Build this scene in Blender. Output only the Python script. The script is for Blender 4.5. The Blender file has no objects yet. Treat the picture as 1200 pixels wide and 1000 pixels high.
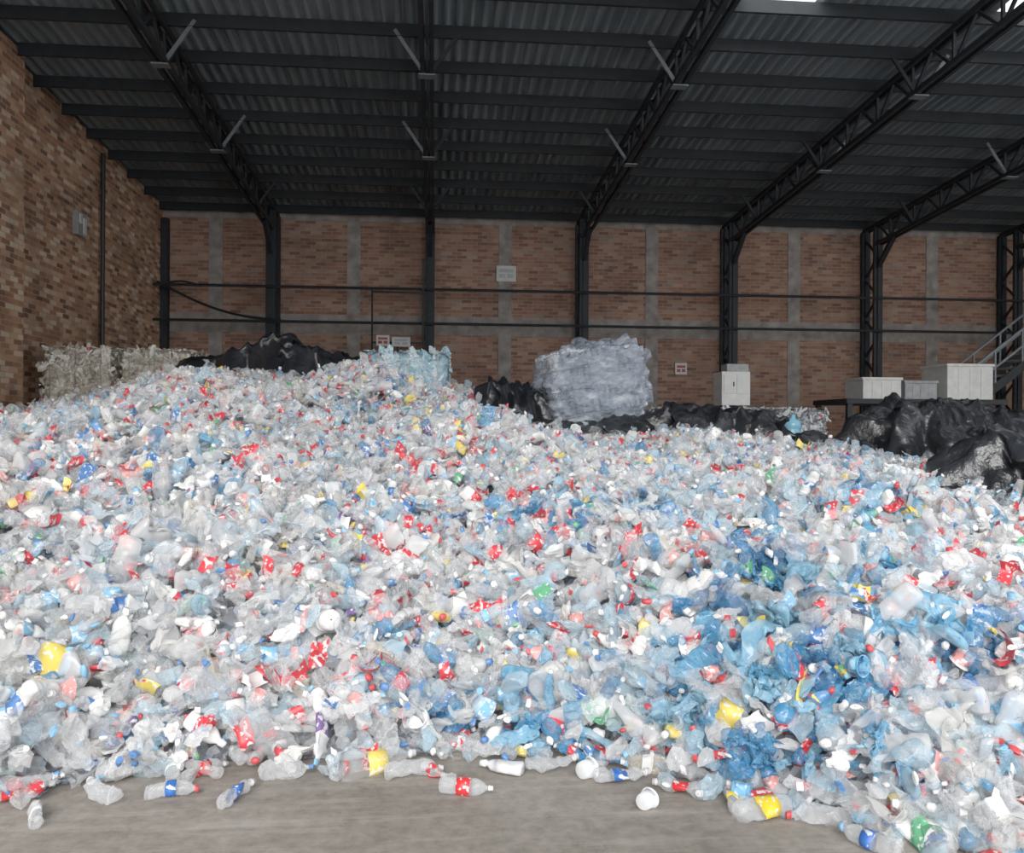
import bpy, math, random
import bmesh
import numpy as np
from mathutils import Vector, Matrix, noise, Euler
random.seed(7); rng=np.random.default_rng(7)
scene=bpy.context.scene
try:
    scene.view_settings.view_transform='Standard'
    scene.view_settings.look='None'
    scene.view_settings.exposure=0.0
    scene.view_settings.gamma=1.18
except Exception as e: print(e)
C,S=math.cos(math.radians(5.14)),math.sin(math.radians(5.14))
XL,YB=-7.7,25.0
def link(o,parent=None):
    scene.collection.objects.link(o)
    if parent: o.parent=parent
    return o
def empty(name,loc=(0,0,0)):
    e=bpy.data.objects.new(name,None); e.location=loc; e.empty_display_size=.3
    return link(e)
# ---------------------------------------------------------------- materials
class NT:
    def __init__(s,name):
        s.m=bpy.data.materials.new(name); s.m.use_nodes=True
        s.t=s.m.node_tree; s.n=s.t.nodes; s.l=s.t.links
        s.b=s.n['Principled BSDF']; s.o=s.n['Material Output']
    def add(s,typ,**kw):
        n=s.n.new(typ)
        for k,v in kw.items():
            if hasattr(n,k) : setattr(n,k,v)
        return n
    def math(s,op,a,b=None,clamp=False):
        n=s.n.new('ShaderNodeMath'); n.operation=op; n.use_clamp=clamp
        for i,v in enumerate((a,b)):
            if v is None: continue
            if isinstance(v,(int,float)): n.inputs[i].default_value=v
            else: s.l.new(v,n.inputs[i])
        return n.outputs[0]
    def mix(s,fac,a,b,mode='MIX'):
        n=s.n.new('ShaderNodeMix'); n.data_type='RGBA'; n.blend_type=mode
        for i,v in ((0,fac),(6,a),(7,b)):
            if isinstance(v,(int,float)): n.inputs[i].default_value=v
            elif isinstance(v,tuple): n.inputs[i].default_value=(*v[:3],1)
            else: s.l.new(v,n.inputs[i])
        return n.outputs[2]
    def noise(s,vec,scale,detail=4,rough=.55):
        n=s.n.new('ShaderNodeTexNoise'); n.inputs['Scale'].default_value=scale
        n.inputs['Detail'].default_value=detail; n.inputs['Roughness'].default_value=rough
        if vec is not None: s.l.new(vec,n.inputs['Vector'])
        return n
    def ramp(s,fac,stops,interp='LINEAR'):
        n=s.n.new('ShaderNodeValToRGB'); n.color_ramp.interpolation=interp
        e=n.color_ramp.elements
        while len(e)<len(stops): e.new(.5)
        for i,(p,c) in enumerate(stops):
            e[i].position=p; e[i].color=(*c,1)
        s.l.new(fac,n.inputs[0]); return n.outputs[0]
    def coord(s,which='Object'):
        return s.n.new('ShaderNodeTexCoord').outputs[which]
    def setc(s,v,inp='Base Color'):
        if isinstance(v,tuple): s.b.inputs[inp].default_value=(*v[:3],1)
        elif isinstance(v,(int,float)): s.b.inputs[inp].default_value=v
        else: s.l.new(v,s.b.inputs[inp])
    def bump(s,h,strength=.3,dist=.02):
        n=s.n.new('ShaderNodeBump'); n.inputs['Strength'].default_value=strength
        n.inputs['Distance'].default_value=dist; s.l.new(h,n.inputs['Height'])
        s.l.new(n.outputs[0],s.b.inputs['Normal'])
def simple(name,col,rough=.6,metal=0.,var=.15,scale=6.):
    t=NT(name); co=t.coord()
    f=t.noise(co,scale).outputs[0]
    d=tuple(c*(1-var*1.6) for c in col); l=tuple(min(1,c*(1+var)) for c in col)
    t.setc(t.ramp(f,[(.3,d),(.7,l)])); t.setc(rough,'Roughness'); t.setc(metal,'Metallic')
    return t.m
def brick_mat(name,axis,stops,mortar,stain=.5):
    t=NT(name); co=t.coord()
    sp=t.add('ShaderNodeSeparateXYZ'); t.l.new(co,sp.inputs[0])
    X=sp.outputs[axis]; Z=sp.outputs[2]
    cb=t.add('ShaderNodeCombineXYZ'); t.l.new(X,cb.inputs[0]); t.l.new(Z,cb.inputs[1])
    bw,rh=.30,.10
    bt=t.add('ShaderNodeTexBrick'); t.l.new(cb.outputs[0],bt.inputs['Vector'])
    bt.inputs['Scale'].default_value=1; bt.inputs['Brick Width'].default_value=bw
    bt.inputs['Row Height'].default_value=rh; bt.inputs['Mortar Size'].default_value=.009
    row=t.math('FLOOR',t.math('DIVIDE',Z,rh))
    par=t.math('MULTIPLY',t.math('SUBTRACT',1.0,t.math('MODULO',row,2.0)),.5)
    col=t.math('FLOOR',t.math('ADD',t.math('DIVIDE',X,bw),par))
    c2=t.add('ShaderNodeCombineXYZ'); t.l.new(col,c2.inputs[0]); t.l.new(row,c2.inputs[1])
    wn=t.add('ShaderNodeTexWhiteNoise'); wn.noise_dimensions='2D'; t.l.new(c2.outputs[0],wn.inputs['Vector'])
    brick=t.ramp(wn.outputs['Value'],stops)
    base=t.mix(bt.outputs['Fac'],brick,mortar)
    big=t.noise(co,.9,6,.65).outputs[0]
    st=t.ramp(big,[(.3,(1-stain,)*3),(.55,(1,1,1)),(.75,(1.0,1.0,1.0))])
    base=t.mix(1.0,base,st,'MULTIPLY')
    pale=t.ramp(t.noise(co,2.3,5,.7).outputs[0],[(.52,(0,0,0)),(.72,(1,1,1))])
    base=t.mix(t.math('MULTIPLY',pale,.3),base,mortar)
    t.setc(base); t.setc(.9,'Roughness'); t.bump(bt.outputs['Fac'],-.4,.01)
    return t.m
M_brickB=brick_mat('brick_back',0,[(0,(.23,.115,.08)),(.3,(.34,.165,.105)),(.6,(.42,.215,.14)),(.85,(.48,.30,.20)),(1,(.31,.22,.18))],(.36,.29,.245),.38)
M_brickL=brick_mat('brick_left',1,[(0,(.18,.09,.06)),(.25,(.40,.185,.10)),(.55,(.58,.295,.16)),(.8,(.70,.44,.27)),(1,(.84,.68,.50))],(.50,.38,.29),.5)
M_conc=simple('concrete_rib',(.35,.315,.285),.9,0,.25,3)
def floor_mat():
    t=NT('concrete_floor'); co=t.coord()
    a=t.noise(co,.7,8,.7).outputs[0]; b=t.noise(co,14,6,.7).outputs[0]
    c=t.ramp(a,[(.3,(.18,.16,.135)),(.5,(.29,.26,.225)),(.7,(.40,.365,.325))])
    d=t.ramp(b,[(.3,(.65,.65,.65)),(.65,(1.08,1.08,1.08))])
    c=t.mix(1.0,c,d,'MULTIPLY')
    mp=t.add('ShaderNodeMapping'); t.l.new(co,mp.inputs[0]); mp.inputs['Scale'].default_value=(.5,5,1)
    s=t.ramp(t.noise(mp.outputs[0],1.6,5,.7).outputs[0],[(.5,(0,0,0)),(.7,(1,1,1))])
    c=t.mix(t.math('MULTIPLY',s,.45),c,(.50,.47,.43))
    k=t.ramp(t.noise(co,3.1,7,.78).outputs[0],[(.56,(0,0,0)),(.68,(1,1,1))])
    c=t.mix(t.math('MULTIPLY',k,.55),c,(.13,.115,.10))
    t.setc(c); t.setc(.75,'Roughness'); t.bump(b,.3,.01); return t.m
M_floor=floor_mat()
M_steel=simple('dark_steel_paint',(.015,.020,.025),.65,0,.2,8)
M_purl=simple('purlin_steel',(.014,.019,.024),.7,0,.2,5)
M_bracket=simple('galvanised_bracket',(.20,.23,.25),.5,.2,.1,8)
def roof_mat():
    t=NT('corrugated_roof'); co=t.coord()
    mp=t.add('ShaderNodeMapping'); t.l.new(co,mp.inputs[0]); mp.inputs['Scale'].default_value=(1.1,.35,1)
    c=t.ramp(t.noise(mp.outputs[0],1.2,6,.6).outputs[0],[(.3,(.16,.195,.22)),(.7,(.29,.335,.365))])
    t.setc(c); t.setc(.6,'Roughness'); return t.m
M_roof=roof_mat()
def skylight_mat():
    t=NT('skylight_grp'); tr=t.add('ShaderNodeBsdfTranslucent'); tr.inputs[0].default_value=(.9,.93,.95,1)
    tp=t.add('ShaderNodeBsdfTransparent'); mx=t.add('ShaderNodeMixShader'); mx.inputs[0].default_value=.85
    t.l.new(tr.outputs[0],mx.inputs[1]); t.l.new(tp.outputs[0],mx.inputs[2]); t.l.new(mx.outputs[0],t.o.inputs[0]); return t.m
M_sky=skylight_mat()
def film_mat(name,col,rough,bumps=9):
    t=NT(name); co=t.coord()
    n=t.noise(co,bumps,4,.55).outputs[0]
    t.setc(t.ramp(t.noise(co,3).outputs[0],[(.3,tuple(c*.6 for c in col)),(.7,tuple(min(1,c*1.4) for c in col))]))
    t.setc(rough,'Roughness'); t.setc(.6,'Specular IOR Level'); t.bump(n,.6,.04); return t.m
M_black=film_mat('black_polythene',(.014,.016,.020),.28)
def inst(attr,t,col=True):
    n=t.add('ShaderNodeAttribute'); n.attribute_type='INSTANCER'; n.attribute_name=attr
    return n.outputs['Color'] if col else n.outputs['Fac']
def body_mat():
    t=NT('pet_plastic'); co=t.coord()
    tint=inst('tint',t); opa=inst('opa',t,False)
    n=t.noise(co,45,3,.6).outputs[0]
    c=t.mix(t.ramp(n,[(.5,(0,0,0)),(.72,(.38,.38,.38))]),tint,(.94,.94,.94))
    t.setc(c); t.setc(.10,'Roughness'); t.setc(.9,'Specular IOR Level'); t.bump(n,.45,.007)
    lw=t.add('ShaderNodeLayerWeight'); lw.inputs[0].default_value=.33
    a=t.math('ADD',opa,t.math('MULTIPLY',lw.outputs['Facing'],.48),True)
    t.l.new(a,t.b.inputs['Alpha']); return t.m
M_body=body_mat()
def lab_mat(name,attr,r=.4):
    t=NT(name); co=t.coord(); a=inst(attr,t)
    n=t.noise(co,38,2,.5).outputs[0]
    c=t.mix(t.ramp(n,[(.56,(0,0,0)),(.60,(.85,.85,.85))]),a,(.82,.82,.82)) if attr=='lab' else a
    t.setc(c); t.setc(r,'Roughness'); return t.m
M_lab=lab_mat('bottle_label','lab'); M_cap=lab_mat('bottle_cap','capc',.35)
def core_mat():
    t=NT('packed_plastic'); co=t.coord()
    v=t.add('ShaderNodeTexVoronoi'); v.inputs['Scale'].default_value=24; t.l.new(co,v.inputs['Vector'])
    sp=t.add('ShaderNodeSeparateColor'); t.l.new(v.outputs['Color'],sp.inputs[0])
    c=t.ramp(sp.outputs[0],[(0,(.10,.11,.12)),(.4,(.24,.26,.28)),(.75,(.48,.50,.53)),(.94,(.24,.36,.48)),(1,(.4,.1,.1))])
    t.setc(c); t.setc(.5,'Roughness'); t.bump(v.outputs['Distance'],.8,.04); return t.m
M_core=core_mat()
M_baled=simple('baled_plastic',(.58,.53,.44),.5,0,.5,14)
M_white=simple('white_painted',(.74,.74,.71),.5,0,.08,6)
M_grey=simple('grey_painted',(.34,.35,.36),.5,0,.15,6)
M_sign=simple('sign_white',(.72,.72,.70),.5,0,.05,4)
M_red=simple('sign_red',(.50,.08,.07),.5,0,.1,4)
M_strap=simple('strap_wire',(.35,.34,.32),.4,.4,.1,5)
M_cable=simple('cable_black',(.015,.016,.018),.5,0,.1,5)
# ---------------------------------------------------------------- mesh accumulator
class Geo:
    def __init__(s): s.v=[]; s.f=[]; s.mi=[]; s.mats=[]
    def _m(s,m):
        if m not in s.mats: s.mats.append(m)
        return s.mats.index(m)
    def box(s,lo,hi,m):
        i=len(s.v); x0,y0,z0=lo; x1,y1,z1=hi
        s.v+=[(x0,y0,z0),(x1,y0,z0),(x1,y1,z0),(x0,y1,z0),(x0,y0,z1),(x1,y0,z1),(x1,y1,z1),(x0,y1,z1)]
        for q in ((0,3,2,1),(4,5,6,7),(0,1,5,4),(1,2,6,5),(2,3,7,6),(3,0,4,7)):
            s.f.append(tuple(i+k for k in q)); s.mi.append(s._m(m))
    def beam(s,a,b,w,h,m,up=(0,0,1)):
        a=Vector(a); b=Vector(b); d=(b-a).normalized(); u=Vector(up)
        if abs(d.dot(u))>.98: u=Vector((0,1,0))
        r=d.cross(u).normalized(); u=r.cross(d).normalized(); i=len(s.v)
        for p in (a,b):
            for sx,sz in ((-1,-1),(1,-1),(1,1),(-1,1)):
                s.v.append(tuple(p+r*sx*w/2+u*sz*h/2))
        for q in ((0,1,2,3),(7,6,5,4),(0,4,5,1),(1,5,6,2),(2,6,7,3),(3,7,4,0)):
            s.f.append(tuple(i+k for k in q)); s.mi.append(s._m(m))
    def tube(s,pts,r,m,n=8):
        pts=[Vector(p) for p in pts]; i0=len(s.v); k=len(pts)
        for j,p in enumerate(pts):
            d=(pts[min(j+1,k-1)]-pts[max(j-1,0)]).normalized()
            u=Vector((0,0,1)) if abs(d.z)<.9 else Vector((1,0,0))
            a=d.cross(u).normalized(); b=a.cross(d)
            for q in range(n):
                t=2*math.pi*q/n; s.v.append(tuple(p+a*math.cos(t)*r+b*math.sin(t)*r))
        for j in range(k-1):
            for q in range(n):
                q2=(q+1)%n
                s.f.append((i0+j*n+q,i0+j*n+q2,i0+(j+1)*n+q2,i0+(j+1)*n+q)); s.mi.append(s._m(m))
        s.f.append(tuple(i0+q for q in range(n))[::-1]); s.mi.append(s._m(m))
        s.f.append(tuple(i0+(k-1)*n+q for q in range(n))); s.mi.append(s._m(m))
    def obj(s,name,parent=None,smooth=False,bevel=0):
        me=bpy.data.meshes.new(name); me.from_pydata(s.v,[],s.f)
        for m in s.mats: me.materials.append(m)
        me.polygons.foreach_set('material_index',s.mi)
        if smooth: me.polygons.foreach_set('use_smooth',[True]*len(s.f))
        me.update(); o=bpy.data.objects.new(name,me)
        link(o,parent)
        if bevel:
            b=o.modifiers.new('bevel','BEVEL'); b.width=bevel; b.segments=2; b.limit_method='ANGLE'
        return o
# ---------------------------------------------------------------- room shell
XR=24.0; YF=-1.5
def roofz(y): return 8.05+.06*(YB-y)
g=Geo(); g.box((XL-.3,-22,-.2),(XR+.3,YB+.3,0),M_floor); g.obj('floor')
g=Geo()
g.box((XL-.3,YB,0),(XR+.3,YB+.3,8.0),M_brickB)
colx=[-0.17+4.39*k for k in range(-1,6)]
ribs=[XL+1.45]+[colx[i]+2.19 for i in range(0,6)]
for rx in ribs: g.box((rx-.19,YB-.03,0),(rx+.19,YB+.01,7.9),M_conc)
g.box((XL,YB-.02,4.45),(XR,YB+.01,5.0),M_conc)
g.box((XL,YB-.04,7.7),(XR,YB+.01,8.0),M_conc)
g.obj('wall_back')
g=Geo()
n=12
ys=[YF+(YB-YF)*i/n for i in range(n+1)]
for i in range(n):
    y0,y1=ys[i],ys[i+1]; b=len(g.v)
    za,zb=roofz(y0)-.05,roofz(y1)-.05
    g.v+=[(XL,y0,0),(XL,y1,0),(XL,y1,zb),(XL,y0,za),(XL-.3,y0,0),(XL-.3,y1,0),(XL-.3,y1,zb),(XL-.3,y0,za)]
    for q in ((0,3,2,1),(4,5,6,7),(3,7,6,2),(0,4,7,3),(1,2,6,5)):
        g.f.append(tuple(b+k for k in q)); g.mi.append(g._m(M_brickL))
g.box((XL,14.4,0),(XL+.3,16.1,roofz(16.1)-.1),M_brickL)
g.box((XL,6,0),(XL+.3,7.6,roofz(7.6)-.1),M_brickL)
g.obj('wall_left')
g=Geo(); g.box((XR,8,0),(XR+.3,YB,8.0),M_brickL); g.obj('added_wall_right')  # unseen wall, added to block light from the open right side
def corr(name,x0,x1,y0,y1,mat,off=0,parent=None,amp=.04):
    nx=max(4,int((x1-x0)/.04)); xs=np.linspace(x0,x1,nx+1)
    me=bpy.data.meshes.new(name); v=[];f=[]
    for y in (y0,y1):
        for x in xs:
            v.append((x,y,roofz(y)+amp*math.tanh(2.2*math.sin(x*2*math.pi/.21))+off))
    for i in range(nx): f.append((i,nx+1+i,nx+2+i,i+1))
    me.from_pydata(v,[],f); me.materials.append(mat); o=bpy.data.objects.new(name,me); link(o,parent)
    s=o.modifiers.new('t','SOLIDIFY'); s.thickness=.004
    return o
sk=[(4.85,6.15),(9.3,11.2),(13.9,15.2),(18.3,19.5)]
ce=empty('ceiling')
YS=13.75
corr('roof_sheet_rear',XL-.3,XR+.3,YS,YB+.3,M_roof,0,ce)
corr('roof_sheet_front',XL-.3,XR+.3,YF,10.9,M_roof,0,ce)
xe=XL-.3
for k,(a,b) in enumerate(sk):
    corr('roof_sheet_mid_%d'%k,xe,a,10.9,YS,M_roof,0,ce); xe=b
    corr('skylight_panel_%d'%k,a,b,10.9,YS,M_sky,0,ce,.02)
corr('roof_sheet_mid_9',xe,XR+.3,10.9,YS,M_roof,0,ce)
g=Geo()
y=YB-.4
while y>YF+.2:
    z=roofz(y)-.15
    g.box((XL+.0,y-.015,z-.10),(XR,y+.015,z+.11),M_purl); g.box((XL+.0,y-.03,z-.11),(XR,y+.03,z-.10),M_purl)
    y-=1.25
g.obj('purlins',ce)
def truss(x,k):
    e=empty('roof_truss' if k==0 else 'roof_truss.%03d'%k,(0,0,0))
    g=Geo(); D=.58; t0=roofz; o_=.28
    for dx in (-.08,.08):
        g.beam((x+dx,YF,t0(YF)-o_),(x+dx,YB-.15,t0(YB)-o_),.06,.09,M_steel)
        g.beam((x+dx,YF,t0(YF)-o_-D),(x+dx,YB-.9,t0(YB-.9)-o_-D),.07,.09,M_steel)
    y=YB-.9; i=0
    while y-.62>YF:
        y2=y-.62
        a=(x,y,t0(y)-o_-(D if i%2 else 0)); b=(x,y2,t0(y2)-o_-(0 if i%2 else D))
        g.beam(a,b,.05,.05,M_steel)
        if i%2==0: g.beam((x,y2,t0(y2)-o_-D),(x,y2,t0(y2)-o_),.05,.05,M_steel)
        y=y2;i+=1
    y=YB-.4-1.25; j=0
    while y>YF+1:
        zb=t0(y)-o_-D; zp=t0(y)-.15
        if j%3==1 and y<19:
            for sg in (-1,1):
                g.beam((x+sg*.06,y,zb),(x+sg*.55,y,zp),.045,.06,M_bracket if (k+j+sg)%3 else M_steel)
            g.box((x-.14,y-.10,zb-.07),(x+.14,y+.10,zb-.05),M_bracket)
        elif j%3==1:
            for sg in (-1,1): g.beam((x+sg*.06,y,zb),(x+sg*.55,y,zp),.045,.06,M_steel)
        y-=1.25;j+=1
    g.obj('truss_lattice',e)
    g=Geo()
    ya,yb=YB-.85,YB-.12; zt=t0(YB)-.3
    for yy in (ya,yb):
        g.box((x-.13,yy-.05,0),(x+.13,yy+.05,zt),M_steel)
        g.box((x-.04,yy-.09,0),(x+.04,yy+.09,zt),M_steel)
    z=.3;i=0
    while z<zt-.7:
        p,q=(ya,yb) if i%2 else (yb,ya)
        g.beam((x,p,z),(x,q,z+.6),.05,.06,M_steel,up=(1,0,0)); z+=.6;i+=1
    g.beam((x,ya,zt-1.2),(x,ya-.9,t0(ya-.9)-o_-D),.12,.12,M_steel,up=(1,0,0))
    g.box((x-.2,ya-.1,0),(x+.2,yb+.1,.03),M_steel)
    g.obj('lattice_column',e)
    g=Geo()
    for yy in (YF+.2,YF+.9):
        g.box((x-.13,yy-.05,0),(x+.13,yy+.05,t0(YF)-.4),M_steel)
    z=.3;i=0
    while z<8.5:
        p,q=(YF+.2,YF+.9) if i%2 else (YF+.9,YF+.2)
        g.beam((x,p,z),(x,q,z+.6),.05,.06,M_steel,up=(1,0,0)); z+=.6;i+=1
    g.obj('front_column',e)
for k,x in enumerate(colx): truss(x,k)
g=Geo(); g.box((XL+.02,YB-.35,0),(XL+.2,YB-.1,7.6),M_steel)
g.tube([(XL+.1,20.3,0),(XL+.1,20.3,8.0)],.05,M_cable); 
g.obj('rainwater_downpipe')
for z,nm in ((5.62,'wall_pipe'),(4.66,'wall_pipe.001')):
    g=Geo(); g.tube([(XL+.05,YB-1.05,z),(XR-.1,YB-1.05,z)],.04,M_steel,8); g.obj(nm)
g=Geo(); pts=[]
for i in range(17):
    t=i/16; pts.append((XL+.15+3.3*t,YB-1.0,5.7-1.0*t-.25*math.sin(math.pi*t)))
g.tube(pts,.035,M_cable); pts=[(XL+.2+1.1*t/8,YB-1.0,5.6+.12*math.sin(math.pi*t/8)) for t in range(9)]
g.tube(pts,.03,M_cable); g.obj('hanging_cable')
g=Geo()
for a,b in (((-1.75,5.6),(-1.75,2.5)),((-.35,5.6),(-.35,2.5)),((-1.75,5.5),(-.35,5.5)),((-1.75,4.1),(-.35,4.1)),((-1.05,4.1),(-1.05,2.5)),((-.35,6.4),(-.35,5.6))):
    g.beam((a[0],YB-1.2,a[1]),(b[0],YB-1.2,b[1]),.05,.05,M_steel,up=(0,1,0))
for xx in (-1.75,-.35): g.beam((xx,YB-1.2,0),(xx,YB-1.2,2.6),.06,.06,M_steel)
g.obj('steel_pipe_frame')
def sign(name,x,y,z,w,h,m1,m2=None):
    g=Geo(); g.box((x-w/2,y-.03,z-h/2),(x+w/2,y,z+h/2),m1)
    if m2:
        g.box((x-w*.36,y-.036,z+h*.08),(x+w*.36,y-.028,z+h*.3),m2)
        g.box((x-w*.36,y-.036,z-h*.28),(x-w*.05,y-.028,z-h*.02),m2)
        g.box((x+w*.06,y-.036,z-h*.28),(x+w*.36,y-.028,z-h*.02),m2)
    g.obj(name,bevel=.004)
M_pg=simple('sign_print',(.5,.52,.53),.5,0,.1,4)
sign('wall_sign',2.05,YB-.05,6.28,.58,.46,M_sign,M_pg)
sign('danger_sign',7.3,YB-.05,3.55,.36,.34,M_sign,M_red)
sign('notice_board',-1.45,YB-1.25,4.15,.36,.30,M_sign,M_red)
sign('notice_board.001',-.95,YB-1.25,4.12,.5,.26,M_sign,M_pg)
g=Geo(); g.box((XL,18.9,5.85),(XL+.12,19.35,6.35),M_grey); g.box((XL,18.95,6.1),(XL+.14,19.08,6.3),M_white); g.box((XL,19.15,5.9),(XL+.14,19.3,6.25),M_white)
g.obj('wall_junction_box',bevel=.01)
# ---------------------------------------------------------------- heap surface
def sm(a,b,x):
    t=np.clip((x-a)/(b-a),0,1); return t*t*(3-2*t)
FX=[-7.6,-2,-.9,.4,1.4,1.8,2.3,5,14]; FY=[3.7,4.15,4.6,4.55,4.2,3.75,3.3,2.7,3.2]
LT=[0,.18,.8,2.5,4.5,6.5,8,9.5,12,15]; LH=[0,.34,.72,1.38,2.0,2.5,2.8,2.85,2.5,1.2]
RT=[0,.18,.8,1.6,3.6,6.6,9,10.5,13,16]; RH=[0,.28,.6,.92,1.22,1.45,1.70,1.75,1.1,.3]
CX=[-7.7,-6,-4.5,-3.2,-1,.3,1.2,2,3.2,4.7,7,10,14,16]; CH=[1.45,1.68,2.1,2.45,2.45,2.2,1.88,1.68,1.65,1.5,1.25,1.12,1.08,0.3]
lumps=[(4.3,15.2,.6,.8),(5.9,13.6,.18,.8),(-2.6,15.3,.2,1.0),(.6,14.6,.2,.6),(-3.2,9,.2,1),(3.5,7.2,.12,.9),(-1.8,7.5,.18,.8),(.6,9.5,.16,1),(-4.5,8,.14,.8),(4.5,9.5,.14,1),(-.5,11.3,.12,.9),(2.4,5.3,.12,.7),(-.9,5.9,.12,.6),(2.8,10.5,.12,1)]
ph=rng.uniform(0,6.28,(10,2)); fr=rng.uniform(.8,3.4,(10,2))*rng.choice([-1,1],(10,2))
def H(x,y):
    x=np.asarray(x,float); y=np.asarray(y,float)
    yf=np.interp(x,FX,FY)+.10*np.sin(x*3.1)+.06*np.sin(x*7.3+1)
    t=y-yf; w=sm(-.6,2.2,x)
    pr=(1-w)*np.interp(t,LT,LH)/2.85+w*np.interp(t,RT,RH)/1.75
    h=np.interp(x,CX,CH)*pr
    nz=sum(np.sin(x*fr[i,0]+y*fr[i,1]+ph[i,0]) for i in range(10))*.032
    for lx,ly,a,r in lumps: h=h+a*np.exp(-((x-lx)**2+(y-ly)**2)/(2*(r*.6)**2))
    h=h+nz*sm(.2,1.5,t)
    return np.where(t>0,np.maximum(h,0),0)
pile=empty('plastic_bottle_pile')
gx=np.linspace(XL+.35,15,230); gy=np.linspace(2.6,18.5,200)
X,Y=np.meshgrid(gx,gy)
Z=np.minimum(H(X,Y),H(X,Y-.12))-.15
vv=np.stack([X.ravel(),Y.ravel(),np.maximum(Z.ravel(),.003)],1)
nx,ny=len(gx),len(gy); ff=[]; Zr=Z.ravel()
for j in range(ny-1):
    for i in range(nx-1):
        q=(j*nx+i,j*nx+i+1,(j+1)*nx+i+1,(j+1)*nx+i)
        if Zr[list(q)].max()>0: ff.append(q)
me=bpy.data.meshes.new('heap_core'); me.from_pydata(vv.tolist(),[],ff); me.materials.append(M_core)
o=link(bpy.data.objects.new('heap_core',me),pile)
# ---------------------------------------------------------------- prototypes
protos=bpy.data.collections.new('bottle_kinds')
def lathe(profile,seg,matfn,shape=None):
    v=[];f=[];mi=[]
    for z,r in profile:
        for k in range(seg):
            a=2*math.pi*k/seg; rr=r*(shape(a,z) if shape else 1)
            v.append([rr*math.cos(a),rr*math.sin(a),z])
    n=len(profile)
    for j in range(n-1):
        for k in range(seg):
            k2=(k+1)%seg; f.append((j*seg+k,j*seg+k2,(j+1)*seg+k2,(j+1)*seg+k)); mi.append(matfn((profile[j][0]+profile[j+1][0])/2))
    return v,f,mi
def crush(v,seed,amt,L):
    r=random.Random(seed); ax=r.uniform(0,math.pi); ca,sa=math.cos(ax),math.sin(ax)
    dents=[(r.uniform(.1,.75)*L,r.uniform(.04,.16)*L,r.uniform(.3,.75)*amt) for _ in range(3)]
    bend=r.uniform(-1.6,1.6)*amt; tw=r.uniform(-5,5)*amt; out=[]
    for x,y,z in v:
        t=tw*z; x,y=x*math.cos(t)-y*math.sin(t),x*math.sin(t)+y*math.cos(t)
        u=x*ca+y*sa; w=-x*sa+y*ca
        s=1.
        for z0,wd,a in dents: s*=1-a*math.exp(-((z-z0)/wd)**2)
        if z<.82*L: u*=max(s,.15); w*=1+.35*(1-s)
        x=u*ca-w*sa; y=u*sa+w*ca
        nv=noise.noise_vector(Vector((x*28+seed*3.1,y*28,z*28)))*.012*amt*(L/.25)
        nv2=noise.noise_vector(Vector((x*75,y*75+seed,z*75)))*.005*amt*(L/.25)
        if z>.86*L: nv*=.2; nv2*=.1
        x+=nv.x+nv2.x+bend*(z-L/2)**2; y+=nv.y+nv2.y; z+=nv.z*.6
        out.append((z-L/2,x,y))
    return out
kinds={}
count=[0]
def proto(kind,v,f,mi,smooth=True):
    nm='kind_%03d_%s'%(count[0],kind); me=bpy.data.meshes.new(nm); me.from_pydata(v,[],f)
    for m in (M_body,M_lab,M_cap): me.materials.append(m)
    me.polygons.foreach_set('material_index',mi); me.polygons.foreach_set('use_smooth',[smooth]*len(f))
    o=bpy.data.objects.new(nm,me); protos.objects.link(o); o.parent=pile
    kinds.setdefault(kind,[]).append(count[0]); count[0]+=1
soda=[(0,.004),(.001,.024),(.006,.031),(.014,.0335),(.03,.034),(.045,.0335),(.055,.0345),(.065,.0325),(.08,.0335),(.0801,.0345),(.11,.0345),(.14,.0345),(.1401,.0335),(.15,.0325),(.158,.0345),(.172,.033),(.188,.027),(.203,.018),(.212,.0135),(.222,.0125),(.223,.0165),(.227,.0165),(.228,.0145),(.242,.0145),(.243,.002)]
water=[(0,.004),(.001,.024),(.007,.031)]+[(.012+.009*i,.0325 if i%2 else .0295) for i in range(8)]+[(.085,.032),(.0851,.0328),(.128,.0328),(.1281,.032)]+[(.135+.009*i,.0295 if i%2 else .0325) for i in range(4)]+[(.178,.028),(.19,.020),(.2,.0125),(.204,.0125),(.205,.016),(.209,.015),(.221,.015),(.222,.002)]
big=[(z*1.38,r*1.5 if r>.0175 else r*1.05) for z,r in soda]
def mf(lo,hi,cap,label=True):
    return lambda z: 2 if z>cap else (1 if label and lo<z<hi else 0)
for i in range(5):
    for lab in (True,False):
        amt=(.15,.8,1.25,1.6,2.0)[i]
        v,f,mi=lathe(soda,16,mf(.08,.14,.2225,lab)); proto('soda_lab' if lab else 'soda',crush(v,11+i*2+lab,amt,.243),f,mi,i<3)
        v,f,mi=lathe(water,16,mf(.085,.128,.2045,lab)); proto('water_lab' if lab else 'water',crush(v,41+i*2+lab,amt,.222),f,mi,i<2)
        v,f,mi=lathe(big,18,mf(.08*1.38,.14*1.38,.2225*1.38,lab)); proto('big_lab' if lab else 'big',crush(v,71+i*2+lab,amt*.9,.335),f,mi,i<3)
sq=lambda a,z: 1.0/max(abs(math.cos(a)),abs(math.sin(a)))**.55 if z<.2 else 1
jug=[(0,.004),(.001,.055),(.01,.066),(.04,.068),(.09,.067),(.14,.066),(.17,.060),(.20,.045),(.222,.026),(.235,.019),(.245,.019),(.246,.023),(.262,.023),(.263,.002)]
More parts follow.
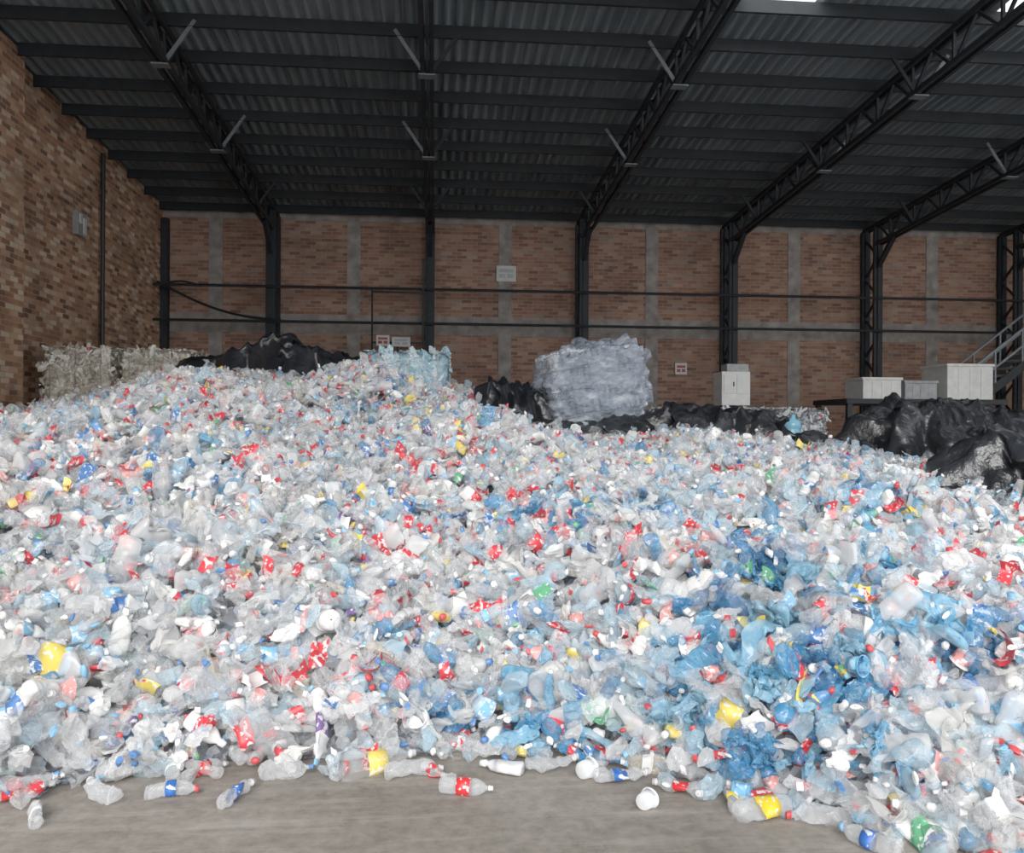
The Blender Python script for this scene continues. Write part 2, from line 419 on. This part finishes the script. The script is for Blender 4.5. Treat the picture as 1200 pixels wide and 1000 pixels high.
for i in range(3):
    v,f,mi=lathe(jug,20,mf(.06,.13,.2455,i==1),sq); v=crush(v,101+i,.5+.3*i,.263)
    gg=Geo(); pts=[]
    for k in range(9):
        t=k/8*math.pi; pts.append((.02+.045*math.cos(t)*1.0,.045+.03*math.sin(t),0))
    gg.tube(pts,.009,M_body,6); b=len(v); v=v+gg.v; f=f+[tuple(b+q for q in ff_) for ff_ in gg.f]; mi=mi+[0]*len(gg.f)
    proto('jug',v,f,mi)
oval=lambda a,z: (.75+.35*abs(math.cos(a))) if z<.19 else 1
det=[(0,.004),(.001,.036),(.008,.042),(.06,.043),(.0601,.0435),(.13,.0425),(.1301,.042),(.165,.034),(.185,.02),(.20,.0145),(.201,.019),(.235,.016),(.236,.002)]
for i in range(3):
    v,f,mi=lathe(det,18,mf(.06,.13,.2005,i!=2),oval); proto('detergent',crush(v,131+i,.4,.236),f,mi)
tub=[(.002,.002),(.0,.038),(.004,.042),(.02,.044),(.0201,.0445),(.06,.050),(.0601,.0495),(.075,.052),(.077,.056),(.079,.055),(.078,.051),(.006,.040),(.005,.002)]
for i in range(3):
    v,f,mi=lathe(tub,18,mf(.02,.06,1,i!=1)); proto('tub',crush(v,151+i,.5*i+.2,.08),f,mi)
def sheet(nx,ny,w,h,seed,amp,curl,m=0):
    v=[];f=[]
    for j in range(ny+1):
        for i in range(nx+1):
            x=(i/nx-.5)*w; y=(j/ny-.5)*h; p=Vector((x*9+seed,y*9,seed*.7))
            n1=noise.noise_vector(p); n2=noise.noise_vector(p*2.7+Vector((5,1,2)))
            q=Vector((x,y,0))+n1*amp+n2*amp*.5
            rr=abs(n1.x)*amp
            q.z+=curl*(x*x)/w-rr
            v.append(tuple(q))
    for j in range(ny):
        for i in range(nx): a=j*(nx+1)+i; f.append((a,a+1,a+nx+2,a+nx+1))
    return v,f,[m]*len(f)
for i in range(4):
    v,f,mi=sheet(22,18,.26,.20,160+i*7,.11,.4); proto('film',v,f,mi,True)
for i in range(3):
    v,f,mi=sheet(9,6,.13,.075,190+i*5,.034,1.5,1); proto('scrap',v,f,mi,True)
for i in range(3):
    v,f,mi=sheet(30,24,.75,.55,210+i*7,.20,.3); proto('bigfilm',v,f,mi,True)
ng=bpy.data.node_groups.new('scatter_kinds','GeometryNodeTree')
ng.interface.new_socket('Geometry',in_out='INPUT',socket_type='NodeSocketGeometry')
ng.interface.new_socket('Geometry',in_out='OUTPUT',socket_type='NodeSocketGeometry')
N=ng.nodes; Lk=ng.links
gi=N.new('NodeGroupInput'); go=N.new('NodeGroupOutput'); iop=N.new('GeometryNodeInstanceOnPoints')
ci=N.new('GeometryNodeCollectionInfo'); ci.inputs['Collection'].default_value=protos
ci.inputs['Separate Children'].default_value=True; ci.inputs['Reset Children'].default_value=True
def na(nm,dt):
    n=N.new('GeometryNodeInputNamedAttribute'); n.data_type=dt; n.inputs['Name'].default_value=nm
    return [o for o in n.outputs if o.enabled and o.name=='Attribute'][0]
er=N.new('FunctionNodeEulerToRotation')
Lk.new(gi.outputs[0],iop.inputs['Points']); Lk.new(ci.outputs[0],iop.inputs['Instance'])
iop.inputs['Pick Instance'].default_value=True
Lk.new(na('kidx','INT'),iop.inputs['Instance Index'])
Lk.new(na('rot','FLOAT_VECTOR'),er.inputs[0]); Lk.new(er.outputs[0],iop.inputs['Rotation'])
Lk.new(na('scl','FLOAT_VECTOR'),iop.inputs['Scale']); Lk.new(iop.outputs[0],go.inputs[0])
def scatter(name,P,parent=None):
    me=bpy.data.meshes.new(name); n=len(P['co']); me.vertices.add(n)
    me.vertices.foreach_set('co',np.asarray(P['co'],dtype=np.float32).ravel())
    def at(nm,typ,key,arr):
        a=me.attributes.new(nm,typ,'POINT'); a.data.foreach_set(key,np.asarray(arr).ravel())
    at('kidx','INT','value',np.asarray(P['k'],dtype=np.int32))
    at('rot','FLOAT_VECTOR','vector',np.asarray(P['rot'],dtype=np.float32))
    at('scl','FLOAT_VECTOR','vector',np.asarray(P['scl'],dtype=np.float32))
    at('opa','FLOAT','value',np.asarray(P['opa'],dtype=np.float32))
    for c in ('tint','lab','capc'):
        a=np.ones((n,4),np.float32); a[:,:3]=np.asarray(P[c]); at(c,'FLOAT_COLOR','color',a)
    me.update(); o=link(bpy.data.objects.new(name,me),parent)
    m=o.modifiers.new('scatter','NODES'); m.node_group=ng; return o
LAB=[((.66,.045,.06),.38),((.06,.18,.46),.10),((.80,.80,.79),.18),((.84,.64,.12),.06),((.22,.50,.74),.12),((.12,.42,.22),.025),((.20,.12,.32),.02),((.78,.32,.30),.12)]
SCR=[((.66,.045,.06),.40),((.06,.20,.50),.12),((.86,.66,.10),.09),((.24,.52,.76),.14),((.12,.42,.22),.03),((.78,.34,.32),.14),((.78,.78,.77),.08)]
CAP=[((.82,.82,.82),.58),((.64,.07,.08),.15),((.10,.24,.54),.11),((.25,.52,.75),.12),((.8,.62,.15),.025),((.14,.4,.2),.015)]
def pick(pal):
    r=random.random()*sum(w for _,w in pal)
    for c,w in pal:
        r-=w
        if r<=0: return c
    return pal[-1][0]
KP=[('soda',.17),('soda_lab',.12),('water',.18),('water_lab',.08),('big',.16),('big_lab',.115),('jug',.02),('detergent',.018),('tub',.018),('film',.065),('scrap',.06)]
TNT=[(((.87,.89,.91),.13),.48),(((.91,.92,.93),.29),.24),(((.58,.63,.68),.12),.07),(((.60,.80,.92),.22),.10),(((.95,.95,.93),.75),.045),(((.62,.84,.78),.25),.012),(((.78,.71,.58),.3),.04),(((.10,.34,.60),.34),.028)]
TNTB=[(((.87,.90,.94),.14),.40),(((.91,.93,.95),.31),.20),(((.56,.78,.91),.24),.25),(((.95,.95,.93),.75),.04),(((.10,.36,.64),.36),.055),(((.36,.63,.82),.3),.055)]
def style(P,kind,blue=0.,x=0.):
    if random.random()<blue:
        tint=random.choice([(.03,.22,.48),(.05,.32,.62),(.12,.46,.74),(.28,.60,.82)]); opa=random.uniform(.22,.55)
    else:
        tint,opa=pick(TNTB if random.random()<min(1,max(.15,.4+x*.2)) else TNT)
        opa*=random.uniform(.7,1.3)
        if kind in('film','bigfilm'): opa=random.uniform(.1,.34); tint=random.choice([(.88,.90,.92),(.84,.87,.91),(.70,.82,.90),(.90,.90,.88)])
    if kind=='jug' : opa=max(opa,.45); 
    if kind=='detergent': opa=1.; tint=pick([((.90,.90,.88),.66),((.12,.3,.58),.11),((.84,.66,.15),.07),((.65,.09,.09),.12),((.14,.4,.26),.03)])
    if kind=='tub': opa=random.choice([.3,.6,1.])
    lab=pick(SCR if kind=='scrap' else LAB)
    P['tint'].append(tint); P['opa'].append(min(opa,1)); P['lab'].append(lab); P['capc'].append(pick(CAP))
def newP(): return {k:[] for k in ('co','k','rot','scl','opa','tint','lab','capc')}
def addp(P,co,kind,rot,scl,blue=0.,variant=None):
    ks=kinds[kind]
    if variant is None:
        variant=random.choice([0,1,2,2,3,3,4,4]) if len(ks)==5 else random.randrange(len(ks))
    P['co'].append(co); P['k'].append(ks[variant])
    P['rot'].append(rot); P['scl'].append(scl); style(P,kind,blue,co[0])
def bluep(x,y):
    b=.0
    for bx,by,r,a in ((1.9,4.25,.28,.75),(2.15,4.9,.30,.6),(1.45,4.6,.25,.4),(2.6,4.1,.25,.4),(.9,6.5,.3,.45),(1.8,6.3,.3,.3),(.6,4.75,.25,.3),(-2.2,7,.3,.15),(3.4,6.4,.4,.15)):
        b=max(b,a*math.exp(-((x-bx)**2+(y-by)**2)/(2*r*r)))
    return b
P=newP()
NP=29000
while len(P['co'])<NP:
    y=random.uniform(2.6,17.5); x=random.uniform(XL+.55,13.5)
    d=x*S+y*C; u=(x*C-y*S)/max(d,.1)
    keep=1.0 if abs(u)<.70 else .33
    if y>14.5: keep*=.5
    if random.random()>keep: continue
    h=float(H(x,y))
    if h<=0.0: continue
    kind=pick(KP)
    off=random.uniform(-.08,.10)+.06*noise.noise(Vector((x*1.7,y*1.7,0)))
    z=h+off
    if kind in('film','scrap'): z=h+random.uniform(.02,.11)
    sc=random.uniform(.9,1.32)
    pit=random.gauss(0,.58)
    if z<.10: z=max(z,.045); pit*=.15
    fl=random.choice([1,.85,.7,.55,.45]) if kind not in('scrap','film','tub','detergent') else 1
    wd=1+.4*(1-fl)
    addp(P,(x,y,z),kind,(random.uniform(-3.1,3.1) if kind not in('film','scrap') else random.gauss(.4,.5),pit,random.uniform(-3.14,3.14)),(sc,sc*wd,sc*fl),bluep(x,y))
# extra layer closing the steep toe of the heap
for i in range(1500):
    x=random.uniform(-6,6.5); yf=float(np.interp(x,FX,FY)); y=yf+random.uniform(.05,1.0); h=float(H(x,y))
    if h<=0.02: continue
    sc=random.uniform(.85,1.2); kind=random.choice(['soda','water','soda_lab','big','water_lab','big_lab','film'])
    addp(P,(x,y,max(.05,h-random.uniform(0,.16))),kind,(random.uniform(-3,3),random.gauss(0,.3),random.uniform(-3.14,3.14)),(sc,sc,sc*random.uniform(.6,1)),bluep(x,y))
for i in range(60):
    x=random.uniform(-7,9); y=random.uniform(6.5,14); h=float(H(x,y))
    if h<.3: continue
    s=random.uniform(.35,.6); addp(P,(x,y,h+.02),'bigfilm',(random.gauss(.3,.4),random.gauss(0,.4),random.uniform(0,6)),(s,s,s),bluep(x,y)); P['opa'][-1]*=.8
for i in range(22):
    bx,by,r=random.choice([(1.9,4.25,.22),(2.1,4.75,.25),(1.85,4.4,.35),(.9,6.5,.3)])
    x=random.gauss(bx,r); y=random.gauss(by,r*.8); h=float(H(x,y))
    if h<.1: continue
    s=random.uniform(.25,.45); addp(P,(x,y,h+.06),'bigfilm',(random.gauss(.5,.5),random.gauss(0,.5),random.uniform(0,6)),(s,s,s),1.); P['opa'][-1]=random.uniform(.2,.5)
scatter('bottle_mass',P,pile)
P=newP()
R_,Bl,Ye,Wh=(.72,.03,.035),(.03,.14,.5),(.85,.62,.03),(.8,.8,.8)
for x,y,yaw,kind,var,lab,s in [(-1.26,4.27,.15,'water_lab',1,Bl,1.1),(-.94,4.20,1.2,'soda_lab',1,Bl,1.1),(-1.33,4.5,1.9,'soda_lab',0,Wh,1.1),(-1.17,4.50,.9,'big_lab',1,R_,.8),(.16,4.17,-.25,'big_lab',0,R_,.8),
    (1.0,3.95,.8,'tub',1,Wh,.9),(1.55,3.82,.2,'big_lab',1,Ye,1.0),(1.42,3.95,1.4,'soda_lab',1,Ye,1.1),(-2.0,4.30,.4,'big_lab',1,R_,1.),(-1.8,4.05,2.,'soda_lab',1,Wh,1),(.78,4.32,.6,'tub',1,Wh,1.),(2.05,3.65,.2,'big_lab',0,R_,.9),
    (1.85,3.5,2.2,'water_lab',1,Bl,1.2),(.35,4.42,2.7,'detergent',1,Wh,1.),(-.1,4.42,.1,'big',1,Wh,.9),(-.45,4.48,1.2,'soda_lab',1,R_,1.1),(.62,4.42,.3,'soda',2,Wh,1.2),(1.2,4.1,2.6,'soda_lab',2,R_,1.1),(.95,4.25,.1,'soda_lab',1,Bl,1.2),(2.25,3.25,.5,'big_lab',1,R_,1.),
    (-1.6,4.25,2.4,'water',2,Wh,1.2),(-.75,4.45,.2,'big',3,Wh,.8),(1.75,3.75,2.9,'soda',3,Wh,1.2),(.0,4.38,2.2,'water_lab',3,R_,1.1)]:
    rad={'big':.05,'big_lab':.05,'tub':.045}.get(kind,.035)*s
    addp(P,(x,y,rad),kind,(random.uniform(0,6) if kind not in('tub',) else .3,0,yaw),(s,s,s),0,var); P['lab'][-1]=lab; P['tint'][-1]=(.84,.87,.90); P['opa'][-1]=.2
    if kind in('tub','detergent'): P['opa'][-1]=.85
scatter('loose_bottles',P,pile)
# ---------------------------------------------------------------- bales
def rbox(dx,dy,dz,n,amp,seed,mat,name,parent,pw=8):
    bm=bmesh.new()
    bmesh.ops.create_cube(bm,size=2); bmesh.ops.subdivide_edges(bm,edges=bm.edges[:],cuts=n,use_grid_fill=True)
    for v in bm.verts:
        p=v.co.copy(); k=(abs(p.x)**pw+abs(p.y)**pw+abs(p.z)**pw)**(1/pw); p/=max(k,.5)
        q=Vector((p.x*dx/2,p.y*dy/2,p.z*dz/2))
        q+=noise.noise_vector(q*3+Vector((seed,0,0)))*amp+noise.noise_vector(q*9+Vector((seed,3,0)))*amp*.45
        v.co=q
    me=bpy.data.meshes.new(name); bm.to_mesh(me); bm.free(); me.materials.append(mat)
    me.polygons.foreach_set('use_smooth',[True]*len(me.polygons))
    return link(bpy.data.objects.new(name,me),parent)
nb=[0]
M_balebl=simple('baled_blue_plastic',(.42,.64,.76),.4,0,.35,10)
def bale(loc,dims,rz,n=330,tintset=None,cm=None,labp=.75,straps=4):
    e=empty('compressed_bale' if nb[0]==0 else 'compressed_bale.%03d'%nb[0],loc); nb[0]+=1; e.rotation_euler=(0,0,rz)
    dx,dy,dz=dims; rbox(dx*.97,dy*.97,dz*.97,10,.03,nb[0]*3.3,cm or M_core,'bale_core',e,10)
    P=newP()
    for i in range(n):
        fc=random.choice('FFFTTLR'); a,b=random.uniform(-.5,.5),random.uniform(-.5,.5)
        if fc=='F': co=(a*dx,-dy/2,b*dz); rot=(0,random.uniform(-3,3),random.gauss(0,.15)); sc=(1,.4,1)
        elif fc=='T': co=(a*dx,b*dy,dz/2); rot=(0,random.gauss(0,.15),random.uniform(-3,3)); sc=(1,1,.5)
        else: 
            co=((-.5 if fc=='L' else .5)*dx,a*dy,b*dz); rot=(random.uniform(-.1,.1),random.uniform(-.3,.3),1.57); sc=(1,.4,1)
        k=random.choice(['soda','water','big','soda_lab','big_lab','film','scrap','scrap'])
        s=random.uniform(.55,.85); addp(P,co,k,rot,tuple(s*q for q in sc))
        if tintset:
            P['tint'][-1]=random.choice(tintset); P['opa'][-1]=random.uniform(.6,1)
            if random.random()<labp: P['lab'][-1]=random.choice(tintset)
            P['capc'][-1]=random.choice(tintset)
    scatter('bale_bottles',P,e)
    g=Geo()
    for k in range(straps):
        xx=(k-(straps-1)/2)/straps*dx*1.05
        for a,b in (((-1,-1),(1,-1)),((1,-1),(1,1)),((1,1),(-1,1)),((-1,1),(-1,-1))):
            g.beam((xx,a[0]*(dy/2+.02),a[1]*(dz/2+.02)),(xx,b[0]*(dy/2+.02),b[1]*(dz/2+.02)),.012,.012,M_strap)
    g.obj('bale_straps',e)
cream=[(.86,.81,.68),(.93,.90,.81),(.70,.64,.52),(.96,.94,.88),(.52,.46,.37)]
for x,y,z in [(-6.70,17.0,.55),(-5.40,17.0,.55),(-6.70,17.0,1.65),(-5.40,17.0,1.65),(-6.60,17.05,2.70),(-5.22,17.1,2.68)]:
    bale((x,y,z),(1.3,1.3,1.06),random.uniform(-.03,.03),360,cream,M_baled,.85,3)
blues=[(.50,.75,.86),(.62,.83,.91),(.78,.90,.95),(.36,.64,.80)]
bale((-.47,15.0,2.58),(1.40,1.2,.95),.03,330,blues,M_balebl,.95,3)
greys=[(.8,.8,.78),(.6,.62,.62),(.7,.75,.8)]
for x in (5.4,6.75,8.1):
    for z in (.57,1.69): bale((x,18.9,z),(1.3,1.3,1.08),random.uniform(-.05,.05),160,greys)
# ---------------------------------------------------------------- wrapped bale (large, centre)
wb=empty('film_wrapped_bottle_bale',(2.34,12.9,2.36)); wb.rotation_euler=(math.radians(-2),math.radians(-7),.12)
def wrapmat(name,col,a0,a1):
    t=NT(name); co=t.coord()
    mp=t.add('ShaderNodeMapping'); t.l.new(co,mp.inputs[0]); mp.inputs['Scale'].default_value=(1,1,2.0); mp.inputs['Rotation'].default_value=(0,.35,0)
    a=t.noise(mp.outputs[0],3.4,6,.6).outputs[0]
    t.setc(t.ramp(a,[(.32,tuple(c*.65 for c in col)),(.54,col),(.74,(.78,.82,.88))])); t.setc(.13,'Roughness'); t.setc(.9,'Specular IOR Level'); t.bump(t.noise(mp.outputs[0],9,5,.6).outputs[0],.7,.05)
    t.l.new(t.ramp(a,[(.35,(a0,)*3),(.65,(a1,)*3)]),t.b.inputs['Alpha'])
    return t.m
M_wrapin=simple('packed_bottle_core',(.20,.24,.30),.4,0,.4,7); M_wrap=wrapmat('stretch_film',(.42,.49,.60),.28,.7)
DX,DY,DZ=1.46,1.25,1.16
rbox(DX-.16,DY-.16,DZ-.12,12,.03,5,M_wrapin,'packed_core',wb,7)
P=newP()
for r in range(5):
    z=-DZ/2+(r+.5)*DZ/5
    m=15
    for k in range(m):
        for sd_ in (-1,1):
            xx=-DX/2+.09+(DX-.18)*k/(m-1); rnd=.10*max(0,abs(xx)/(DX/2)-.6)/.4+.06*(abs(z)>.4)
            addp(P,(xx,sd_*(DY/2-.06-rnd),z),'water' if r%2 else 'soda',(random.uniform(-3,3),-1.57+random.gauss(0,.12),random.gauss(0,.1)),(.95,1.25,1.25),0,random.choice([0,1,1]))
            if k<13: addp(P,(sd_*(DX/2-.06-.06*(abs(z)>.4)),-DY/2+.12+(DY-.24)*k/12,z),'soda',(random.uniform(-3,3),-1.57+random.gauss(0,.12),random.gauss(0,.1)),(.95,1.25,1.25),0,random.choice([0,1,1]))
for i in range(90):
    addp(P,(random.uniform(-.5,.5)*DX*.85,random.uniform(-.5,.5)*DY*.85,DZ/2-.02),'soda',(random.uniform(-3,3),random.gauss(0,.2),random.uniform(-3,3)),(1,1,1))
for i in range(len(P['co'])):
    P['tint'][i]=random.choice([(.66,.73,.83),(.42,.50,.62),(.84,.88,.93)]); P['opa'][i]=random.uniform(.3,.65); P['capc'][i]=(.7,.74,.8)
scatter('packed_bottles',P,wb)
def wrapfilm():
    bm=bmesh.new(); bmesh.ops.create_cube(bm,size=2); bmesh.ops.subdivide_edges(bm,edges=bm.edges[:],cuts=50,use_grid_fill=True)
    dx,dy,dz=DX+.14,DY+.16,DZ+.12
    for v in bm.verts:
        p=v.co.copy(); pw=4; k=(abs(p.x)**pw+abs(p.y)**pw+abs(p.z)**pw)**(1/pw); p/=k
        q=Vector((p.x*dx/2,p.y*dy/2,p.z*dz/2)); r=Vector((p.x,p.y,p.z)).normalized()
        n1=noise.noise(Vector((q.x*2+q.z*2,q.y*2,q.z*3-q.x*2))); n2=abs(noise.noise(Vector((q.x*4+q.z*5,q.y*4,q.z*6-q.x*3))))
        n3=abs(noise.noise(q*13))
        q+=r*(.06*n1-.06*n2-.025*n3+.03); q+=noise.noise_vector(q*2.0)*.10
        row=(p.z+1)*2.5
        if abs(p.z)<.9: q+=Vector((p.x,p.y,0))*(.030*abs(math.sin(row*math.pi))-.012)
        q.z-=.14*(p.x<0)*abs(p.x)*(p.z>0)
        if p.z>.8: q.z+=.24*max(0,noise.noise(q*3.3))
        v.co=q
    me=bpy.data.meshes.new('stretch_film_wrap'); bm.to_mesh(me); bm.free(); me.materials.append(M_wrap)
    me.polygons.foreach_set('use_smooth',[True]*len(me.polygons))
    link(bpy.data.objects.new('stretch_film_wrap',me),wb)
wrapfilm()
g=Geo()
for zz in (-.38,-.14,.1,.32):
    pts=[]
    for k in range(49):
        t=2*math.pi*k/48; c,s_=math.cos(t),math.sin(t); pw=5; kk=(abs(c)**pw+abs(s_)**pw)**(1/pw)
        pts.append((c/kk*(DX/2+.03),s_/kk*(DY/2+.03),zz+.02*math.sin(3*t)))
    g.tube(pts,.006,M_strap,6)
g.obj('bale_straps',wb)
def tuft(x,y,z,w,h,seed):
    v,f,mi=sheet(18,14,w,h,seed,.10,.2); me=bpy.data.meshes.new('film_tuft')
    me.from_pydata([(a+x,c+y,b+z) for a,b,c in v],[],f); me.materials.append(M_wrap); link(bpy.data.objects.new('film_tuft',me),wb)
tuft(.22,-.1,.63,.5,.2,3); tuft(.48,-.35,.60,.4,.3,9); tuft(.66,-.5,.1,.3,.8,21); tuft(.3,.3,.62,.5,.2,31)
# ---------------------------------------------------------------- black polythene sheets
tn=[0]
def tarp(cx,cy,w,dp,rz,dome,fold,seed,mat=M_black,name='black_plastic_sheet',ragged=.28):
    nx,ny=int(70*max(1,w/2)),int(60*max(1,dp/2)); v=[];f=[]
    for j in range(ny+1):
        for i in range(nx+1):
            a=i/nx*2-1; b=j/ny*2-1
            rg=1+ragged*noise.noise(Vector((a*3+seed,b*3,1)))*2
            lx=a*w/2*rg; ly=b*dp/2*rg
            X_=cx+lx*math.cos(rz)-ly*math.sin(rz); Y_=cy+lx*math.sin(rz)+ly*math.cos(rz)
            r=min(1,(a**4+b**4)**.25); ed=1-r**6
            hh=dome*(1-r**4)*(1+.35*noise.noise(Vector((a*1.6,b*1.6,seed))))
            q=X_*3.4+1.3*noise.noise(Vector((X_*1.3,Y_*1.3,seed)))
            n1=noise.noise(Vector((q+seed,Y_*.9,0))); n1=(1-abs(n1)*2.6)
            n2=1-abs(noise.noise(Vector((X_*7.5+Y_*2.5,Y_*3.2-X_*2+seed,0))))*2.4
            n3=noise.noise(Vector((X_*17,Y_*11,seed)))
            z=float(H(X_,Y_))+.11*ed+.02+hh+fold*(n1*.45+n2*.26+n3*.10)*(.35+.65*ed)
            v.append((X_,Y_,max(z,.01)))
    for j in range(ny):
        for i in range(nx): a=j*(nx+1)+i; f.append((a,a+1,a+nx+2,a+nx+1))
    nm=name if tn[0]==0 else '%s.%03d'%(name,tn[0]); tn[0]+=1
    me=bpy.data.meshes.new(nm); me.from_pydata(v,[],f); me.materials.append(mat)
    me.polygons.foreach_set('use_smooth',[True]*len(f)); o=link(bpy.data.objects.new(nm,me))
    s=o.modifiers.new('t','SOLIDIFY'); s.thickness=.006; return o
tarp(-3.0,14.1,2.6,1.7,-.1,.50,.15,3)
tarp(-1.75,13.8,2.0,1.1,.2,.30,.17,8)
tarp(1.3,12.9,1.4,1.3,.2,.42,.28,12)
tarp(2.3,12.1,2.4,.9,.05,.05,.14,17)
tarp(4.15,12.1,2.3,1.3,-.1,.34,.18,22)
tarp(5.8,11.6,2.3,1.3,-.15,.14,.17,25)
tarp(7.0,11.1,2.6,1.9,-.08,.70,.22,29)
tarp(8.6,11.1,1.8,1.3,-.05,.25,.2,33)
tarp(9.8,13.5,2.4,1.8,.1,.55,.25,35)
tarp(5.25,6.9,1.4,1.4,.3,.32,.2,41)
# ---------------------------------------------------------------- equipment on the right
def bin_(name,x0,x1,y0,y1,z0,z1,m,rim=True):
    g=Geo(); t=.03
    g.box((x0,y0,z0),(x1,y1,z0+t),m)
    g.box((x0,y0,z0+t),(x0+t,y1,z1),m); g.box((x1-t,y0,z0+t),(x1,y1,z1),m)
    g.box((x0+t,y0,z0+t),(x1-t,y0+t,z1),m); g.box((x0+t,y1-t,z0+t),(x1-t,y1,z1),m)
    if rim:
        g.box((x0-.03,y0-.03,z1-.06),(x1+.03,y0,z1),m); g.box((x0-.03,y1,z1-.06),(x1+.03,y1+.03,z1),m)
        g.box((x0-.03,y0,z1-.06),(x0,y1,z1),m); g.box((x1,y0,z1-.06),(x1+.03,y1,z1),m)
    n=4
    for k in range(1,n):
        xx=x0+(x1-x0)*k/n; g.box((xx-.02,y0-.012,z0+.05),(xx+.02,y0,z1-.1),m)
    g.box((x0+t,y0+t,z1-.12),(x1-t,y1-t,z1-.1),M_core)
    g.obj(name,bevel=.008)
g=Geo(); 
g.box((9.6,19.2,2.38),(13.6,21.0,2.5),M_steel)
for xx in (9.7,11.6,13.5):
    for yy in (19.3,20.9): g.box((xx-.06,yy-.06,0),(xx+.06,yy+.06,2.38),M_steel)
for xx in (9.7,11.6): g.beam((xx,19.3,.3),(xx+1.8,19.3,2.2),.05,.05,M_steel)
for yy in (19.3,20.9): g.beam((9.7,yy,1.2),(13.5,yy,1.2),.06,.08,M_steel)
g.obj('sorting_platform')
bin_('white_storage_bin',10.15,11.1,19.5,20.4,2.5,3.02,M_white)
bin_('grey_storage_bin',11.2,12.0,19.5,20.4,2.5,2.95,M_grey)
bin_('white_storage_bin.001',12.2,13.35,19.4,20.5,2.5,3.36,M_white)
g=Geo(); g.box((6.35,18.5,2.30),(7.0,19.1,3.05),M_white); g.box((6.5,18.6,3.05),(7.0,19.0,3.23),M_grey); g.box((6.39,18.485,2.56),(6.65,18.5,2.98),M_sign); g.box((6.69,18.485,2.56),(6.96,18.5,2.98),M_sign); g.box((6.6,18.47,2.72),(6.63,18.485,2.82),M_steel); g.obj('white_control_cabinet',bevel=.01)
v,f,mi=lathe([(0,.01),(.005,.12),(.03,.135),(.1,.135),(.11,.128),(.12,.135),(.2,.135),(.21,.128),(.22,.135),(.3,.135),(.34,.115),(.37,.06),(.39,.03),(.44,.03),(.441,.002)],20,lambda z:0)
me=bpy.data.meshes.new('cooler_bottle'); me.from_pydata(v,[],f); me.materials.append(simple('cooler_blue',(.25,.58,.78),.2,0,.1,5)); me.polygons.foreach_set('use_smooth',[True]*len(f))
o=link(bpy.data.objects.new('water_cooler_bottle',me)); o.location=(5.45,12.7,float(H(5.45,12.7))+.12); o.rotation_euler=(0,.1,0)
g=Geo(); sx1,z1,ys0,ys1=17.0,4.6,21.3,22.2
sx0=10.9; z0=0.0; n=22
for k in range(n):
    t=(k+.5)/n; x=sx0+(sx1-sx0)*t; z=z0+(z1-z0)*t; g.box((x-.14,ys0,z-.02),(x+.14,ys1,z+.02),M_grey)
for yy in (ys0,ys1):
    g.beam((sx0,yy,z0+.02),(sx1,yy,z1),.05,.22,M_steel)
    for hh in (.55,1.0): g.beam((sx0,yy,z0+hh),(sx1,yy,z1+hh),.05,.05,M_bracket)
    for k in range(9):
        t=k/8; x=sx0+(sx1-sx0)*t; z=z0+(z1-z0)*t; g.beam((x,yy,z),(x,yy,z+1.0),.045,.045,M_bracket)
g.box((sx1,ys0-.3,z1-.12),(sx1+3.2,ys1+.6,z1),M_steel)
for xx in (sx1+.1,sx1+3.1):
    for yy in (ys0-.2,ys1+.5):
        g.box((xx-.07,yy-.07,0),(xx+.07,yy+.07,z1),M_steel)
for hh in (.5,1.0): g.beam((sx1,ys0-.25,z1+hh),(sx1+3.2,ys0-.25,z1+hh),.05,.05,M_bracket)
for k in range(4): g.beam((sx1+k*1.05,ys0-.25,z1),(sx1+k*1.05,ys0-.25,z1+1.),.05,.05,M_bracket)
g.obj('steel_staircase')
# ---------------------------------------------------------------- light + camera
w=bpy.data.worlds.new('world'); scene.world=w; w.use_nodes=True
bg=w.node_tree.nodes['Background']; bg.inputs[0].default_value=(.95,.97,1.0,1); bg.inputs[1].default_value=1.9
sd=bpy.data.lights.new('sun','SUN'); sd.energy=3.0; sd.angle=math.radians(34); sd.color=(1,.975,.94)
so=link(bpy.data.objects.new('sun',sd)); so.rotation_euler=(math.radians(60),0,math.radians(-10)); so.location=(0,-8,14)
cd=bpy.data.cameras.new('camera'); cam=link(bpy.data.objects.new('camera',cd)); cd.sensor_width=36; cd.lens=30; cd.clip_end=200; cd.clip_start=.05
cam.matrix_world=Matrix.Translation((0,0,1.8))@Matrix.Rotation(math.radians(-5.14),4,'Z')@Matrix.Rotation(math.radians(90),4,'X')@Matrix.Rotation(math.radians(.3),4,'Z')
scene.camera=cam
print('instances',NP,'kinds',count[0])
